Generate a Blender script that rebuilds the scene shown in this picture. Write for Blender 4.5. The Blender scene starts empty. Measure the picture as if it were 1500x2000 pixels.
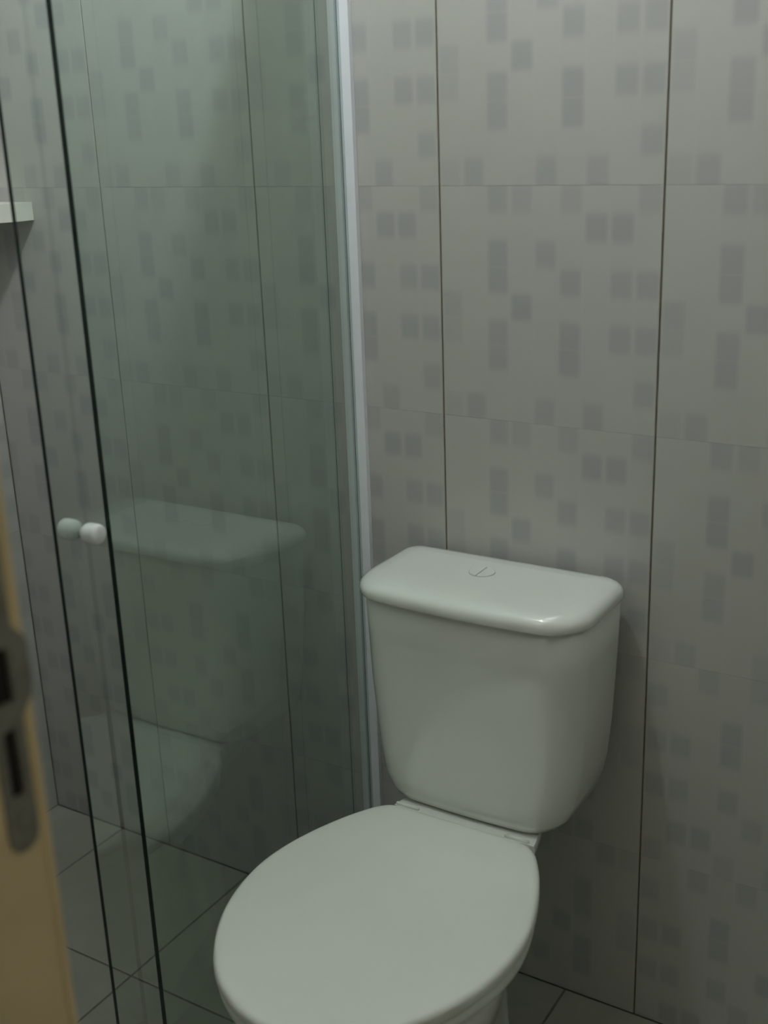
import bpy, bmesh, math, random
from mathutils import Vector, Matrix
random.seed(4)
S = bpy.context.scene
COL = S.collection

# ------------------------------------------------------------------ camera
F_PX = 2317.8                                   # focal length for a 2000 px tall frame
PITCH, ROLL, YAW = 0.318, -0.037, 0.561
CAM = Vector((0.866, -1.562, 1.419))
fw = Vector((-math.sin(YAW)*math.cos(PITCH), math.cos(YAW)*math.cos(PITCH), -math.sin(PITCH)))
rt = fw.cross(Vector((0, 0, 1))).normalized()
up = rt.cross(fw)
R_ = math.cos(ROLL)*rt + math.sin(ROLL)*up
U_ = -math.sin(ROLL)*rt + math.cos(ROLL)*up
cd = bpy.data.cameras.new('camera')
cd.sensor_fit = 'VERTICAL'; cd.sensor_height = 36; cd.lens = F_PX/2000*36
cd.clip_start = 0.01
cd.dof.use_dof = True; cd.dof.focus_distance = 1.95; cd.dof.aperture_fstop = 4.0
cam = bpy.data.objects.new('camera', cd)
cam.matrix_world = Matrix.Translation(CAM) @ Matrix((R_, U_, -fw)).transposed().to_4x4()
COL.objects.link(cam); S.camera = cam

# ------------------------------------------------------------------ world, lamp, exposure
LAMP = Vector((0.00, -0.48, 2.50)); LAMP_POWER = 680.0; LAMP_COLOR = (0.93, 0.99, 1.02)
wd = bpy.data.worlds.new('corridor_light'); S.world = wd; wd.use_nodes = True
wd.node_tree.nodes['Background'].inputs[0].default_value = (1.0, 0.93, 0.80, 1)
wd.node_tree.nodes['Background'].inputs[1].default_value = 0.11
S.view_settings.view_transform = 'Standard'; S.view_settings.look = 'None'
S.view_settings.gamma = 1; S.view_settings.use_curve_mapping = False
S.view_settings.exposure = 0.0

# ------------------------------------------------------------------ measures (metres)
TH, TW = 0.340, 0.337                            # wall tile pitch
Z0 = 0.307                                       # top of the cut bottom course
GX = -0.159                                      # glass plane
XL, XR = -1.0, 1.12                              # side walls
YF = -1.105                                      # inner face of the front wall
ZC = 2.58                                        # ceiling
DX0, DX1, DZ = 0.300, 1.02, 2.10                 # doorway

# ------------------------------------------------------------------ materials
def mat(name, color, rough=0.5, metal=0.0, spec=0.5, coat=0.0):
    m = bpy.data.materials.new(name); m.use_nodes = True
    b = m.node_tree.nodes['Principled BSDF']
    b.inputs['Base Color'].default_value = (*color, 1)
    b.inputs['Roughness'].default_value = rough
    b.inputs['Metallic'].default_value = metal
    b.inputs['Specular IOR Level'].default_value = spec
    b.inputs['Coat Weight'].default_value = coat
    return m
def mottled(m, scale, amount, detail=3):
    """slight tone variation driven by noise on object coordinates"""
    nt = m.node_tree; b = nt.nodes['Principled BSDF']
    c = b.inputs['Base Color'].default_value[:]
    tc = nt.nodes.new('ShaderNodeTexCoord'); n = nt.nodes.new('ShaderNodeTexNoise')
    n.inputs['Scale'].default_value = scale; n.inputs['Detail'].default_value = detail
    r = nt.nodes.new('ShaderNodeValToRGB')
    r.color_ramp.elements[0].position = 0.3; r.color_ramp.elements[1].position = 0.7
    r.color_ramp.elements[0].color = (*[x*(1-amount) for x in c[:3]], 1)
    r.color_ramp.elements[1].color = (*[min(1, x*(1+amount*0.6)) for x in c[:3]], 1)
    nt.links.new(tc.outputs['Object'], n.inputs['Vector'])
    nt.links.new(n.outputs['Fac'], r.inputs['Fac'])
    nt.links.new(r.outputs['Color'], b.inputs['Base Color'])
    return m

M_ceramic = mottled(mat('white_ceramic', (0.78, 0.81, 0.76), 0.10, coat=0.8), 6, 0.02)
M_plastic = mottled(mat('white_seat_plastic', (0.81, 0.84, 0.77), 0.32), 6, 0.02)
M_grout = mottled(mat('grey_brown_grout', (0.20, 0.17, 0.13), 0.9), 40, 0.25)
M_floor_grout = mottled(mat('dark_floor_grout', (0.22, 0.21, 0.18), 0.9), 40, 0.25)
M_alu = mottled(mat('white_painted_aluminium', (0.86, 0.88, 0.93), 0.4), 20, 0.03)
M_plaster = mottled(mat('white_plaster', (0.60, 0.60, 0.56), 0.9), 5, 0.04)
M_frame = mottled(mat('cream_painted_wood', (0.76, 0.61, 0.34), 0.5), 14, 0.08)
M_steel = mottled(mat('dull_steel', (0.30, 0.29, 0.24), 0.5, 0.7), 60, 0.2)
M_dark = mat('mortise_shade', (0.012, 0.010, 0.008), 0.9)  # near-black paint for the shade inside the latch and bolt holes
M_knob = mottled(mat('pale_knob_plastic', (0.80, 0.84, 0.82), 0.25), 30, 0.03)
M_stone = mottled(mat('white_stone', (0.78, 0.78, 0.70), 0.35), 25, 0.06)
M_edge = mat('green_glass_edge', (0.008, 0.022, 0.016), 0.25)
M_button = mottled(mat('pale_grey_button', (0.70, 0.72, 0.68), 0.25), 30, 0.03)
M_floor = mottled(mat('grey_floor_tile', (0.37, 0.37, 0.32), 0.35), 9, 0.10)

def lamp_mat():
    m = bpy.data.materials.new('lamp_glow'); m.use_nodes = True
    nt = m.node_tree; nt.nodes.clear()
    e = nt.nodes.new('ShaderNodeEmission'); o = nt.nodes.new('ShaderNodeOutputMaterial')
    e.inputs[0].default_value = (*LAMP_COLOR, 1); e.inputs[1].default_value = LAMP_POWER
    nt.links.new(e.outputs[0], o.inputs[0]); return m
M_lamp = lamp_mat()

def glass_mat():
    m = bpy.data.materials.new('green_tinted_glass'); m.use_nodes = True
    nt = m.node_tree; nt.nodes.clear(); N = nt.nodes.new; L = nt.links.new
    o = N('ShaderNodeOutputMaterial'); mx = N('ShaderNodeMixShader')
    tr = N('ShaderNodeBsdfTransparent'); gl = N('ShaderNodeBsdfGlossy')
    tr.inputs[0].default_value = (0.935, 0.965, 0.95, 1)
    gl.inputs['Color'].default_value = (0.93, 1.0, 0.96, 1); gl.inputs['Roughness'].default_value = 0.02
    fr = N('ShaderNodeFresnel'); fr.inputs['IOR'].default_value = 1.5
    geo = N('ShaderNodeNewGeometry')
    a = N('ShaderNodeMath'); a.operation = 'MULTIPLY'; a.inputs[1].default_value = 1.8
    inv = N('ShaderNodeMath'); inv.operation = 'SUBTRACT'; inv.inputs[0].default_value = 1
    b = N('ShaderNodeMath'); b.operation = 'MULTIPLY'; b.use_clamp = True
    L(fr.outputs[0], a.inputs[0]); L(geo.outputs['Backfacing'], inv.inputs[1])
    L(a.outputs[0], b.inputs[0]); L(inv.outputs[0], b.inputs[1])
    L(b.outputs[0], mx.inputs[0]); L(tr.outputs[0], mx.inputs[1]); L(gl.outputs[0], mx.inputs[2])
    L(mx.outputs[0], o.inputs[0]); return m
M_glass = glass_mat()

# printed squares of one wall tile: column -> rows (0..8) with strength
PRINT = {0: {3: .5, 4: .55, 0: .35}, 1: {0: .7}, 2: {2: .8, 3: .8, 5: .95, 6: .9, 8: .75},
         3: {4: .95, 8: .65}, 4: {0: .7, 6: .8}, 5: {2: 1, 3: .95, 5: .95, 8: .6},
         6: {0: .75, 7: 1}, 7: {3: .85, 5: .85, 7: .95}, 8: {1: .75, 3: .8, 5: .85, 8: .65}}
def tile_mat():
    m = mat('printed_wall_tile', (0.6, 0.6, 0.57), 0.30)
    nt = m.node_tree; N = nt.nodes.new; L = nt.links.new
    bsdf = nt.nodes['Principled BSDF']
    uv = N('ShaderNodeUVMap'); uv.uv_map = 'UVMap'
    sp = N('ShaderNodeSeparateXYZ'); L(uv.outputs[0], sp.inputs[0])
    def math_(op, a, b=None, c=None, clamp=False):
        n = N('ShaderNodeMath'); n.operation = op; n.use_clamp = clamp
        for i, v in enumerate((a, b, c)):
            if v is None: continue
            if isinstance(v, (int, float)): n.inputs[i].default_value = v
            else: L(v, n.inputs[i])
        return n.outputs[0]
    u9 = math_('MULTIPLY', sp.outputs[0], 9.0); v = sp.outputs[1]
    total = None
    for c, rows in PRINT.items():
        r = N('ShaderNodeValToRGB'); cr = r.color_ramp; cr.interpolation = 'EASE'
        stops = [(0.0, rows.get(0, 0))]
        for k in range(1, 9):
            a, b = rows.get(k-1, 0), rows.get(k, 0)
            if a == b == 0: continue
            if a and b:
                stops += [(k/9-.010, a), (k/9, min(a, b)*.7), (k/9+.010, b)]
            else: stops += [(k/9-.024, a), (k/9+.024, b)]
        stops.append((1.0, rows.get(8, 0)))
        cr.elements[0].position, cr.elements[1].position = 0.0, 1.0
        cr.elements[0].color = (stops[0][1],)*3+(1,); cr.elements[1].color = (stops[-1][1],)*3+(1,)
        for p, val in stops[1:-1]:
            e = cr.elements.new(p); e.color = (val, val, val, 1)
        L(v, r.inputs[0])
        # soft column mask: |u9 - (c+.5)| < .42
        d = math_('ABSOLUTE', math_('SUBTRACT', u9, c+.5))
        k = math_('MULTIPLY_ADD', d, -1/0.20, 0.51/0.20, clamp=True)
        t = math_('MULTIPLY', r.outputs[0], k)
        total = t if total is None else math_('ADD', total, t)
    # pale hairlines between the printed columns, faint cell-to-cell tone
    fr = math_('FRACT', u9)
    line = math_('MULTIPLY_ADD', math_('ABSOLUTE', math_('SUBTRACT', fr, 0.5)), 1/0.08, -0.42/0.08, clamp=True)
    vm = N('ShaderNodeVectorMath'); vm.operation = 'SCALE'; vm.inputs['Scale'].default_value = 9
    fl = N('ShaderNodeVectorMath'); fl.operation = 'FLOOR'
    L(uv.outputs[0], vm.inputs[0]); L(vm.outputs[0], fl.inputs[0])
    wn = N('ShaderNodeTexWhiteNoise'); wn.noise_dimensions = '2D'; L(fl.outputs[0], wn.inputs['Vector'])
    tone = math_('MULTIPLY_ADD', wn.outputs['Value'], 0.10, -0.02)
    fac = math_('ADD', total, tone)
    fac = math_('SUBTRACT', fac, math_('MULTIPLY', line, 0.10), clamp=True)
    mx = N('ShaderNodeMix'); mx.data_type = 'RGBA'
    mx.inputs[6].default_value = (0.50, 0.50, 0.467, 1)
    mx.inputs[7].default_value = (0.410, 0.412, 0.402, 1)
    L(fac, mx.inputs[0]); L(mx.outputs[2], bsdf.inputs['Base Color'])
    return m
M_tile = tile_mat()

# ------------------------------------------------------------------ helpers
def link(name, me, parent=None, m=None):
    if m and not me.materials: me.materials.append(m)
    o = bpy.data.objects.new(name, me); COL.objects.link(o)
    if parent: o.parent = parent
    return o
def mesh_from(bm, name, smooth=False, recalc=True):
    if recalc: bmesh.ops.recalc_face_normals(bm, faces=bm.faces)
    me = bpy.data.meshes.new(name); bm.to_mesh(me); bm.free()
    if smooth:
        me.shade_smooth()
    return me
def add_box(bm, a, b, bevel=0.0, seg=2):
    r = bmesh.ops.create_cube(bm, size=1)
    c = [(a[i]+b[i])/2 for i in range(3)]; s = [abs(b[i]-a[i]) for i in range(3)]
    for v in r['verts']: v.co = Vector([c[i]+v.co[i]*s[i] for i in range(3)])
    if bevel:
        es = list({e for v in r['verts'] for e in v.link_edges})
        bmesh.ops.bevel(bm, geom=es, offset=bevel, segments=seg, affect='EDGES', profile=0.5)
def box_obj(name, a, b, m, parent=None, bevel=0.0):
    bm = bmesh.new(); add_box(bm, a, b, bevel)
    return link(name, mesh_from(bm, name), parent, m)
def loft(sections, cap0=True, cap1=True):
    """sections: equal-length closed rings of 3D points"""
    bm = bmesh.new(); rings = [[bm.verts.new(p) for p in s] for s in sections]
    n = len(rings[0])
    for a, b in zip(rings, rings[1:]):
        for i in range(n):
            j = (i+1) % n; bm.faces.new((a[i], a[j], b[j], b[i]))
    if cap0: bm.faces.new(rings[0][::-1])
    if cap1: bm.faces.new(rings[-1])
    return bm
def empty(name, loc):
    o = bpy.data.objects.new(name, None); COL.objects.link(o); o.location = loc
    o.empty_display_size = 0.05
    return o
def tag(o, label, cat, group=None):
    o['label'] = label; o['category'] = cat
    if group: o['group'] = group
def struct(o, label=None):
    o['kind'] = 'structure'
    if label: o['label'] = label
    return o
def put(o, parent, world):
    """parent o and place it so that its mesh, given in world coordinates, stays put"""
    o.parent = parent; o.matrix_parent_inverse = Matrix.Identity(4)
    o.location = Vector(world) - parent.location
    return o

# ------------------------------------------------------------------ tiles
_tm = {}
def tile_mesh(w, h, u0, u1, v0, v1, rot, depth, m):
    key = tuple(round(x, 4) for x in (w, h, u0, u1, v0, v1, rot, depth)) + (m.name,)
    if key in _tm: return _tm[key]
    bm = bmesh.new(); uvl = bm.loops.layers.uv.new('UVMap'); c = 0.0006
    def ring(ins, z): return [bm.verts.new((x, y, z)) for x, y in
                              ((ins, ins*.1), (w-ins, ins*.1), (w-ins, h-ins*.1), (ins, h-ins*.1))]
    a, b, d = ring(0, -depth), ring(0, -c), ring(c, 0)
    for p, q in ((a, b), (b, d)):
        for i in range(4):
            j = (i+1) % 4; bm.faces.new((p[i], p[j], q[j], q[i]))
    bm.faces.new(d)
    for f in bm.faces:
        for l in f.loops:
            u = u0+(u1-u0)*l.vert.co.x/w; v = v0+(v1-v0)*l.vert.co.y/h
            if rot: u, v = 1-u, 1-v
            l[uvl].uv = (u, v)
    me = mesh_from(bm, 'wall_tile', recalc=False); me.materials.append(m); _tm[key] = me
    return me
def lay(parent, name, origin, A, B, a0, a1, b0, b1, pa, pb, oa, ob, ga, gb, holes=(), m=None, depth=0.002, rotf=None):
    """cover the rectangle a0..a1 x b0..b1 of a plane with single tiles; A, B unit axes, normal A x B"""
    m = m or M_tile; nrm = A.cross(B); n = 0
    i0, i1 = math.floor((a0-oa)/pa+1e-6), math.ceil((a1-oa)/pa-1e-6)
    j0, j1 = math.floor((b0-ob)/pb+1e-6), math.ceil((b1-ob)/pb-1e-6)
    for j in range(j0, j1):
        for i in range(i0, i1):
            fa, fb = oa+i*pa, ob+j*pb
            rects = [(max(fa+ga/2, a0), min(fa+pa-ga/2, a1), max(fb+gb/2, b0), min(fb+pb-gb/2, b1))]
            for (h0, h1, k0, k1) in holes:
                out = []
                for (p, q, r, s) in rects:
                    if q <= h0 or p >= h1 or s <= k0 or r >= k1: out.append((p, q, r, s)); continue
                    if p < h0: out.append((p, h0, r, s)); p = h0
                    if q > h1: out.append((h1, q, r, s)); q = h1
                    if r < k0: out.append((p, q, r, k0))
                    if s > k1: out.append((p, q, k1, s))
                rects = out
            for (p, q, r, s) in rects:
                if q-p < 0.006 or s-r < 0.006: continue
                rot = rotf(i, j) if rotf else 0
                me = tile_mesh(q-p, s-r, (p-fa)/pa, (q-fa)/pa, (r-fb)/pb, (s-fb)/pb, rot, depth, m)
                o = bpy.data.objects.new(name, me); COL.objects.link(o); o.parent = parent
                o.matrix_local = Matrix.Translation(origin+A*p+B*r) @ Matrix((A, B, nrm)).transposed().to_4x4()
                n += 1
    return n
X, Y, Z = Vector((1, 0, 0)), Vector((0, 1, 0)), Vector((0, 0, 1))
D = 0.002; O = Vector((0, 0, 0)); T = 0.12
row_rot = lambda i, j: 1 if j < 2 else 0

wb = struct(box_obj('wall_back', (XL-T, D, -T), (XR+T, T, ZC), M_grout), 'pale grey tiled wall behind the toilet')
lay(wb, 'wall_tile', O, X, Z, XL+.001, XR-.001, .001, ZC-.001, TW, TH, 0, Z0-TH, .0028, .0002, rotf=row_rot)
wl = struct(box_obj('wall_left', (XL-T, YF-T, -T), (XL-D, D, ZC), M_grout), 'tiled side wall of the shower')
lay(wl, 'wall_tile', Vector((XL, 0, 0)), Y, Z, YF+.001, -.001, .001, ZC-.001, TW, TH, 0, Z0-TH, .0028, .0002, rotf=row_rot)
wr = struct(box_obj('wall_right', (XR+D, YF-T, -T), (XR+T, D, ZC), M_grout), 'tiled wall right of the doorway')
lay(wr, 'wall_tile', Vector((XR, 0, 0)), -Y, Z, .001, -YF-.001, .001, ZC-.001, TW, TH, 0, Z0-TH, .0028, .0002, rotf=row_rot)
# front wall with the doorway the picture is taken from
WT = 0.15
bm = bmesh.new()
add_box(bm, (XL-D, YF-WT, -T), (DX0-.03, YF-D, ZC))
add_box(bm, (DX1+.03, YF-WT, -T), (XR+D, YF-D, ZC))
add_box(bm, (DX0-.03, YF-WT, DZ+.03), (DX1+.03, YF-D, ZC))
wf = struct(link('wall_front', mesh_from(bm, 'wall_front'), None, M_plaster), 'tiled wall around the doorway')
lay(wf, 'wall_tile', Vector((0, YF, 0)), -X, Z, -XR+.001, -XL-.001, .001, ZC-.001, TW, TH, 0, Z0-TH, .0028, .0002,
    holes=[(-DX1-.062, -DX0+.062, -1, DZ+.062)], rotf=row_rot)
fl = struct(box_obj('floor', (XL-D, -3.2, -T), (XR+1.0, D, -D), M_floor_grout), 'grey tiled floor')
lay(fl, 'floor_tile', O, X, Y, XL+.001, XR-.001, YF-WT, -.001, .34, .34, .215, -.001, .004, .004, m=M_floor)
box = struct(box_obj('ceiling', (XL-T, YF-WT, ZC+.002), (XR+T, T, ZC+.1), M_plaster), 'white plaster ceiling')

# ------------------------------------------------------------------ door frame with strike plate
def holed(bm, ya, yb, za, zb, holes, x0, x1):
    ys = sorted({ya, yb, *[h[0] for h in holes], *[h[1] for h in holes]})
    zs = sorted({za, zb, *[h[2] for h in holes], *[h[3] for h in holes]})
    def solid(i, j):
        if not (0 <= i < len(ys)-1 and 0 <= j < len(zs)-1): return False
        yc, zc = (ys[i]+ys[i+1])/2, (zs[j]+zs[j+1])/2
        return not any(h[0] < yc < h[1] and h[2] < zc < h[3] for h in holes)
    def P(x, i, j): return bm.verts.new((x, ys[i], zs[j]))
    for i in range(len(ys)-1):
        for j in range(len(zs)-1):
            if not solid(i, j): continue
            bm.faces.new((P(x1, i, j), P(x1, i+1, j), P(x1, i+1, j+1), P(x1, i, j+1)))
            bm.faces.new((P(x0, i, j), P(x0, i, j+1), P(x0, i+1, j+1), P(x0, i+1, j)))
            if not solid(i-1, j): bm.faces.new((P(x0, i, j), P(x1, i, j), P(x1, i, j+1), P(x0, i, j+1)))
            if not solid(i+1, j): bm.faces.new((P(x1, i+1, j), P(x0, i+1, j), P(x0, i+1, j+1), P(x1, i+1, j+1)))
            if not solid(i, j-1): bm.faces.new((P(x0, i, j), P(x0, i+1, j), P(x1, i+1, j), P(x1, i, j)))
            if not solid(i, j+1): bm.faces.new((P(x0, i, j+1), P(x1, i, j+1), P(x1, i+1, j+1), P(x0, i+1, j+1)))
    bmesh.ops.remove_doubles(bm, verts=bm.verts, dist=1e-5)
JH = [(-1.1280, -1.1125, 1.078, 1.115), (-1.1250, -1.1145, 1.012, 1.060)]     # latch and bolt holes
df = empty('door_1', (DX0, YF, 0)); struct(df, 'cream painted door frame with steel strike plate')
bm = bmesh.new(); holed(bm, YF-WT, YF, 0, DZ, JH, DX0-.028, DX0)
put(link('jamb', mesh_from(bm, 'jamb'), None, M_frame), df, (0, 0, 0))
put(box_obj('jamb', (DX1, YF-WT, 0), (DX1+.028, YF, DZ), M_frame), df, (0, 0, 0))
put(box_obj('head_jamb', (DX0-.028, YF-WT, DZ), (DX1+.028, YF, DZ+.028), M_frame), df, (0, 0, 0))
for a, b in (((DX0-.060, YF+.0012, 0), (DX0-.0004, YF+.0085, DZ+.0596)), ((DX1+.0004, YF+.0012, 0), (DX1+.06, YF+.0085, DZ+.0596))):
    put(box_obj('casing', a, b, M_frame, None, .0012), df, (0, 0, 0))
put(box_obj('head_casing', (DX0, YF+.0012, DZ+.0004), (DX1, YF+.0085, DZ+.0596), M_frame, None, .0012), df, (0, 0, 0))
bm = bmesh.new()
PX0, PX1 = DX0+.0002, DX0+.0016
holed(bm, -1.1315, -1.1075, .9835, 1.20, JH, PX0, PX1)
# rounded lower end and the tongue that leads the latch in
def prism(bm, pts, x0, x1):
    a = [bm.verts.new((x0, y, z)) for y, z in pts]; b = [bm.verts.new((x1, y, z)) for y, z in pts]
    bm.faces.new(a[::-1]); bm.faces.new(b)
    for i in range(len(pts)):
        j = (i+1) % len(pts); bm.faces.new((a[i], a[j], b[j], b[i]))
prism(bm, [(-1.1315, .9835), (-1.1300, .9775), (-1.1265, .9735), (-1.1195, .9715), (-1.1125, .9735), (-1.1090, .9775), (-1.1075, .9835)], PX0, PX1)
prism(bm, [(-1.1315, 1.20), (-1.1300, 1.206), (-1.1265, 1.210), (-1.1195, 1.212), (-1.1125, 1.210), (-1.1090, 1.206), (-1.1075, 1.20)], PX0, PX1)
prism(bm, [(-1.1075, 1.066), (-1.1040, 1.070), (-1.0985, 1.076), (-1.0965, 1.082), (-1.0965, 1.112), (-1.0985, 1.118), (-1.1040, 1.124), (-1.1075, 1.128)], PX0, PX1)
sp = put(link('strike_plate', mesh_from(bm, 'strike_plate'), None, M_steel), df, (0, 0, 0)); sp['label'] = 'dull steel strike plate with two dark slots'
for h in JH:
    fill = box_obj('mortise_shade_fill', (DX0-.027, h[0]+.0002, h[2]+.0002), (DX0-.0003, h[1]-.0002, h[3]-.0002), M_dark)  # solid black block fills the hole, painting in its shaded depth
    fill.parent = sp
for zc in (.9915, 1.188):
    bm = bmesh.new()
    bmesh.ops.create_cone(bm, cap_ends=True, segments=16, radius1=.0036, radius2=.0028, depth=.001,
                          matrix=Matrix.Translation((PX1+.0004, -1.1195, zc)) @ Matrix.Rotation(math.pi/2, 4, 'Y'))
    s_ = link('screw', mesh_from(bm, 'screw'), None, M_steel); s_.parent = sp

# ------------------------------------------------------------------ shower screen
def pane(name, parent, x0, x1, y0, y1, z0, z1):
    bm = bmesh.new(); add_box(bm, (x0, y0, z0), (x1, y1, z1), 0.0006, 1)
    bmesh.ops.recalc_face_normals(bm, faces=bm.faces)
    for f in bm.faces: f.material_index = 0 if abs(f.normal.x) > .99 or f.normal.y > .99 else 1
    me = mesh_from(bm, name); me.materials.append(M_glass); me.materials.append(M_edge)
    
    o = bpy.data.objects.new(name, me); COL.objects.link(o); put(o, parent, (0, 0, 0)); return o
HZ = 1.925
en = empty('shower_screen', (GX, -.5, 0))
tag(en, 'fixed clear glass shower screen in white aluminium channel beside the toilet', 'shower screen')
pane('glass_pane', en, GX-.004, GX+.004, -.570, -.0045, .0265, HZ)
bm = bmesh.new()                                   # U channel on the wall
add_box(bm, (GX+.0045, -.010, .026), (GX+.0195, -.0005, HZ)); add_box(bm, (GX-.0165, -.010, .026), (GX-.0045, -.0005, HZ))
add_box(bm, (GX-.0045, -.004, .026), (GX+.0045, -.0005, HZ))
o = put(link('wall_channel', mesh_from(bm, 'wall_channel'), None, M_alu), en, (0, 0, 0)); o['label'] = 'white aluminium channel'
bm = bmesh.new(); add_box(bm, (GX-.040, YF+.001, HZ+.0005), (GX+.018, -.0005, HZ+.05), .003)
put(link('header_rail', mesh_from(bm, 'header_rail'), None, M_alu), en, (0, 0, 0))
bm = bmesh.new(); add_box(bm, (GX-.040, YF+.001, .0005), (GX+.018, -.0005, .0255), .003)
put(link('bottom_rail', mesh_from(bm, 'bottom_rail'), None, M_alu), en, (0, 0, 0))
DXC = GX-.022                                       # sliding leaf runs on the shower side
sd = empty('sliding_glass_door', (DXC, -.35, .03))
tag(sd, 'sliding glass shower door pushed open behind the fixed pane, with pale round knob', 'shower door')
DEY = -.636
pane('glass_pane', sd, DXC-.003, DXC+.003, DEY, -.030, .030, HZ-.001)
def knob(side):
    prof = [(0, .0075), (.003, .0075), (.004, .0095), (.006, .0118), (.010, .0130), (.022, .0132), (.026, .0125), (.0285, .010), (.0295, .005)]
    x0 = DXC+side*.0032; yc, zc = DEY+.043, .955
    secs = [[(x0+side*d, yc+r*math.cos(t), zc+r*math.sin(t)) for t in [k*2*math.pi/32 for k in range(32)]] for d, r in prof]
    return mesh_from(loft(secs), 'knob', True)
for s_ in (1, -1):
    o = put(link('knob', knob(s_), None, M_knob), sd, (0, 0, 0)); o['label'] = 'pale round door knob'
for yc in (-.60, -.12):
    bm = bmesh.new(); add_box(bm, (DXC-.008, yc-.03, HZ-.03), (DXC-.0035, yc+.03, HZ-.002), .001)
    put(link('roller_clamp', mesh_from(bm, 'roller_clamp'), None, M_alu), sd, (0, 0, 0))

# ------------------------------------------------------------------ corner shelf in the shower
n = 14; prof = [(XL+.001, -.001)] + [(XL+.001+.153*math.cos(-t*math.pi/2/n), -.001+.158*math.sin(-t*math.pi/2/n)) for t in range(n+1)]
bm = loft([[(x, y, z) for x, y in prof] for z in (1.270, 1.272, 1.300, 1.302)])
cs = link('corner_shelf', mesh_from(bm, 'corner_shelf'), None, M_stone)
tag(cs, 'small white stone corner shelf on the far shower wall', 'shelf')

# ------------------------------------------------------------------ toilet
TC = 0.130
toilet = empty('toilet', (TC, -.35, 0))
tag(toilet, 'white close-coupled toilet with closed lid and cistern against tiled wall', 'toilet')
def catmull(pts, per=6):
    out = []; n = len(pts)
    for i in range(n-1):
        p0, p1, p2, p3 = pts[max(i-1, 0)], pts[i], pts[i+1], pts[min(i+2, n-1)]
        for k in range(per):
            t = k/per
            out.append(tuple(.5*(2*p1[c]+(p2[c]-p0[c])*t+(2*p0[c]-5*p1[c]+4*p2[c]-p3[c])*t*t+(3*p1[c]-p0[c]-3*p2[c]+p3[c])*t**3) for c in (0, 1)))
    out.append(pts[-1]); return out
def mirror_ring(right):
    """right: (dx>=0, y) from the back centre to the front centre; returns a closed ring"""
    r = right[:]; return r + [(-x, y) for x, y in r[-2:0:-1]]
LIDH = catmull([(0, -.2135), (.06, -.2135), (.106, -.214), (.128, -.226), (.150, -.258), (.171, -.302), (.188, -.350), (.199, -.400), (.2015, -.445),
                (.1945, -.500), (.178, -.552), (.149, -.604), (.110, -.649), (.058, -.681), (.020, -.692), (0, -.6935)], 5)
LIDR = mirror_ring(LIDH); CY = -.46
def scaled(ring, s, z, cx=TC, cy=CY, dz=None):
    return [(cx+x*s, cy+(y-cy)*s, z) for x, y in ring]
def lid_secs(ring, zt, edge, th, dome):
    secs = [scaled(ring, .975, zt-th), scaled(ring, .992, zt-th+.001), scaled(ring, 1, zt-th+.004), scaled(ring, 1, zt-edge)]
    for a in (20, 40, 60, 80):
        t = math.radians(a); secs.append(scaled(ring, 1-(1-math.cos(t))*edge/.2, zt-edge+math.sin(t)*edge))
    for s in (.94, .85, .7, .5, .3, .12): secs.append(scaled(ring, s, zt+dome*(1-s*s)))
    return secs
o = put(link('seat_lid', mesh_from(loft(lid_secs(LIDR, .425, .008, .020, .005)), 'seat_lid', True), None, M_plastic), toilet, (0, 0, 0))
# seat ring
outer = [(x*.985, CY+(y-CY)*.985) for x, y in LIDR]; inner = [(x*.60, CY-.02+(y-CY)*.62) for x, y in LIDR]
def ringz(r, z, s=1): return [(TC+x*s, CY+(y-CY)*s, z) for x, y in r]
secs = [ringz(inner, .386), ringz(inner, .398), [(TC+x*1.03, CY+(y-CY)*1.03, .4005) for x, y in inner],
        ringz(outer, .4015, .985), ringz(outer, .398, .997), ringz(outer, .392), ringz(outer, .387, .997), ringz(outer, .386, .985)]
bm = loft(secs + [secs[0]], False, False)
bmesh.ops.remove_doubles(bm, verts=bm.verts, dist=1e-5)
put(link('seat', mesh_from(bm, 'seat', True), None, M_plastic), toilet, (0, 0, 0))
for s in (-1, 1):                                   # hinge barrels
    bm = bmesh.new()
    bmesh.ops.create_cone(bm, cap_ends=True, segments=20, radius1=.0030, radius2=.0030, depth=.040,
                          matrix=Matrix.Translation((TC+s*.092, -.2070, .4205)) @ Matrix.Rotation(math.pi/2, 4, 'Y'))
    bmesh.ops.bevel(bm, geom=[e for e in bm.edges if len(e.link_faces) == 2 and e.calc_face_angle() > 1], offset=.0015, segments=2, affect='EDGES')
    put(link('hinge', mesh_from(bm, 'hinge', True), None, M_plastic), toilet, (0, 0, 0))
# bowl with the deck that carries the cistern
BOWLH = catmull([(0, -.030), (.060, -.030), (.082, -.034), (.090, -.050), (.098, -.10), (.1120, -.170), (.124, -.225), (.142, -.272), (.162, -.320),
                 (.176, -.375), (.1815, -.440), (.176, -.500), (.158, -.555), (.130, -.603), (.093, -.644), (.050, -.668), (.018, -.676), (0, -.677)], 5)
BR = mirror_ring(BOWLH)
def bsec(z, sx, rear, pull, b=.13):
    out = []
    for x, y in BR:
        k = 1-(pull+b)/.65; w = min(1, max(0, (-y-.12)/.26)); w = w*w*(3-2*w)
        out.append((TC+x*(sx*w+rear*(1-w)), -.03-b+(y+.03)*k, z))
    return out
secs = [bsec(0.0005, .66, .72, .17), bsec(.02, .66, .72, .17), bsec(.06, .61, .66, .185), bsec(.12, .60, .62, .190), bsec(.18, .65, .62, .17), bsec(.23, .76, .64, .125),
        bsec(.28, .88, .68, .075), bsec(.32, .955, .76, .035, .115), bsec(.350, .99, .86, .010, .085), bsec(.368, 1, .92, .002, .07), bsec(.378, .998, .95, .001, .065), bsec(.3835, .98, .96, .006, .065)]
bm = loft(secs)
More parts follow.
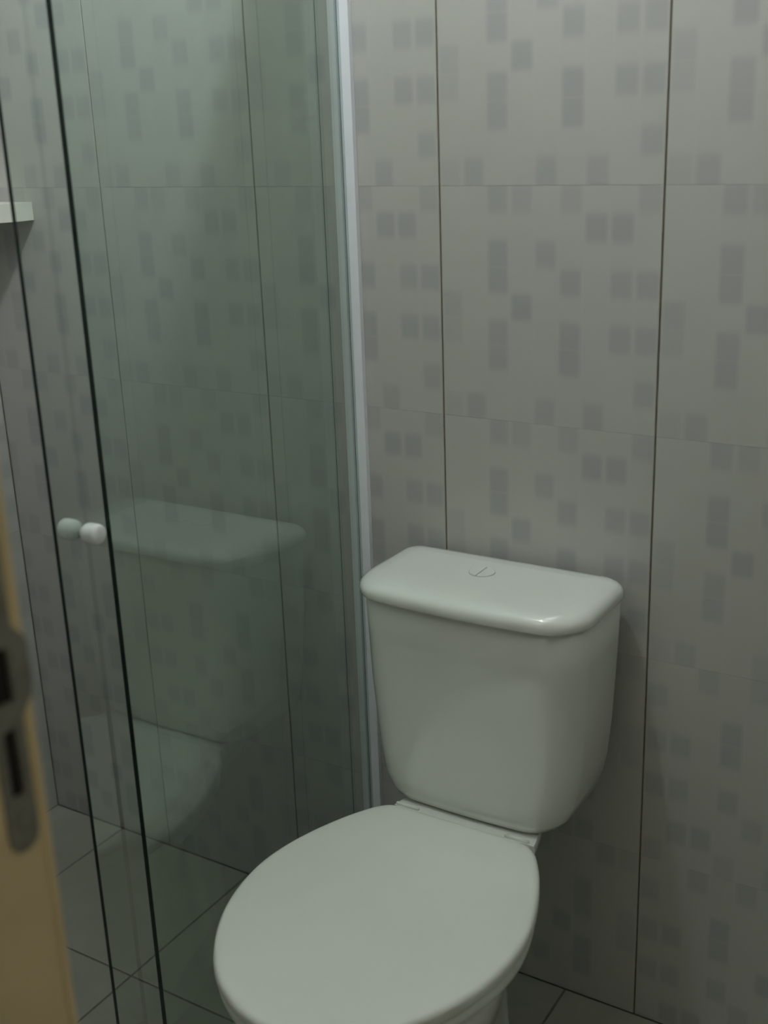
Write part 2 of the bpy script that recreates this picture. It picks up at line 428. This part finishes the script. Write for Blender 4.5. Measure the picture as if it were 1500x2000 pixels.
# deck block
def rrect(hw, yf, yb, rf, rb, bulge=0.0, n=6, ns=10):
    pts = []
    def arc(cx, cy, r, a0, a1):
        for k in range(n+1):
            t = math.radians(a0+(a1-a0)*k/n); pts.append((cx+r*math.cos(t), cy+r*math.sin(t)))
    arc(hw-rf, yf+rf, rf, 0, -90)
    for k in range(1, ns): pts.append((hw-rf-(2*(hw-rf))*k/ns, yf))
    arc(-hw+rf, yf+rf, rf, -90, -180)
    arc(-hw+rb, yb-rb, rb, 180, 90); arc(hw-rb, yb-rb, rb, 90, 0)
    out = []
    for x, y in pts:
        f = max(0, min(1, (yb-y)/(yb-yf))); out.append((x, y-bulge*f*max(0, 1-(x/hw)**2)))
    return out
def deck_ring(k, yf, z):
    pts = [(.080*k, -.034), (.091*k, -.10), (.1045*k, -.150), (.1145*k, -.190), (.119*k, yf), (-.119*k, yf), (-.1145*k, -.190), (-.1045*k, -.150), (-.091*k, -.10), (-.080*k, -.034)]
    return [(TC+.004+x, y, z) for x, y in pts]
dk = loft([deck_ring(.70, -.2126, .360), deck_ring(.86, -.2126, .370), deck_ring(.95, -.2126, .388), deck_ring(1, -.2126, .405), deck_ring(1, -.2126, .4155), deck_ring(.985, -.2120, .4195)])
me_d = bpy.data.meshes.new('tmp'); dk.to_mesh(me_d); dk.free(); bm.from_mesh(me_d); bpy.data.meshes.remove(me_d)
o = put(link('bowl', mesh_from(bm, 'bowl', True), None, M_ceramic), toilet, (0, 0, 0))
md = o.modifiers.new('smooth_by_angle', 'EDGE_SPLIT'); md.split_angle = math.radians(38)
# cistern
def tsec(z, hw, yf, yb, rf, rb, bulge, sh=0): return [(TC-.001+sh+x, y, z) for x, y in rrect(hw, yf, yb, rf, rb, bulge)]
secs = [tsec(.4198, .118, -.176, -.040, .040, .02, .004, .002), tsec(.4204, .127, -.184, -.034, .044, .02, .005, .001), tsec(.425, .140, -.1905, -.028, .048, .02, .006, .000),
        tsec(.438, .1515, -.1935, -.026, .050, .02, .007, -.001), tsec(.462, .1600, -.195, -.025, .052, .02, .008, -.001), tsec(.500, .1660, -.196, -.024, .052, .02, .008),
        tsec(.550, .1705, -.1965, -.023, .052, .02, .008), tsec(.610, .1745, -.197, -.022, .052, .02, .008, -.001), tsec(.690, .1780, -.197, -.021, .052, .02, .008, -.001),
        tsec(.7505, .1800, -.197, -.020, .052, .02, .008, -.002)]
put(link('cistern', mesh_from(loft(secs), 'cistern', True), None, M_ceramic), toilet, (0, 0, 0))
secs = []
LB = dict(hw=.1865, yf=-.205, yb=-.014)
def lsec(ins, z): return tsec(z, LB['hw']-ins, LB['yf']+ins, LB['yb']-ins*.6, .058-ins*.6, .030-ins*.5, .012, -.003)
for ins, z in ((.014, .7512), (.003, .7512), (.0008, .7525), (0, .755), (0, .761), (.0015, .7655), (.005, .7700), (.010, .7732), (.018, .7755), (.035, .777), (.060, .778)):
    secs.append(lsec(ins, z))
cl = put(link('cistern_lid', mesh_from(loft(secs), 'cistern_lid', True), None, M_ceramic), toilet, (0, 0, 0))
for s in (-1, 1):                                   # two half-round flush buttons
    pts = [(s*.0010+s*.019*math.cos(t), .019*math.sin(t)) for t in [(-math.pi/2+k*math.pi/14) for k in range(15)]]
    bx, by = .112, -.095
    bm = loft([[(bx+x*q, by+y*q, z) for x, y in pts] for z, q in ((.7775, 1), (.7800, 1), (.7807, .93))])
    b_ = link('flush_button', mesh_from(bm, 'flush_button'), None, M_button); b_.parent = cl; b_['label'] = 'pale grey half-round flush button'

# ------------------------------------------------------------------ ceiling lamp (above the frame)
lamp = empty('ceiling_lamp', (LAMP.x, LAMP.y, ZC))
tag(lamp, 'compact fluorescent ceiling lamp above the toilet room', 'lamp')
bm = bmesh.new()
bmesh.ops.create_cone(bm, cap_ends=True, segments=32, radius1=.032, radius2=.05, depth=.030, matrix=Matrix.Translation((LAMP.x, LAMP.y, ZC-.0155)))
put(link('lamp_base', mesh_from(bm, 'lamp_base'), None, M_plaster), lamp, (0, 0, 0))
def tube(path, r, seg=10):
    secs = []
    for i, p in enumerate(path):
        a, b = Vector(path[max(i-1, 0)]), Vector(path[min(i+1, len(path)-1)])
        t = (b-a).normalized(); u = t.orthogonal().normalized() if i == 0 else (u_prev-t*u_prev.dot(t)).normalized()
        u_prev = u; v = t.cross(u)
        secs.append([Vector(p)+r*(math.cos(k*2*math.pi/seg)*u+math.sin(k*2*math.pi/seg)*v) for k in range(seg)])
    return loft(secs)
for dy in (-.018, .018):
    path = [(LAMP.x-.014, LAMP.y+dy, ZC-.032), (LAMP.x-.014, LAMP.y+dy, ZC-.12)] + \
           [(LAMP.x-.014*math.cos(t), LAMP.y+dy, ZC-.12-.014*math.sin(t)) for t in [k*math.pi/8 for k in range(1, 8)]] + \
           [(LAMP.x+.014, LAMP.y+dy, ZC-.12), (LAMP.x+.014, LAMP.y+dy, ZC-.032)]
    put(link('lamp_tube', mesh_from(tube(path, .0065), 'lamp_tube', True), None, M_lamp), lamp, (0, 0, 0))
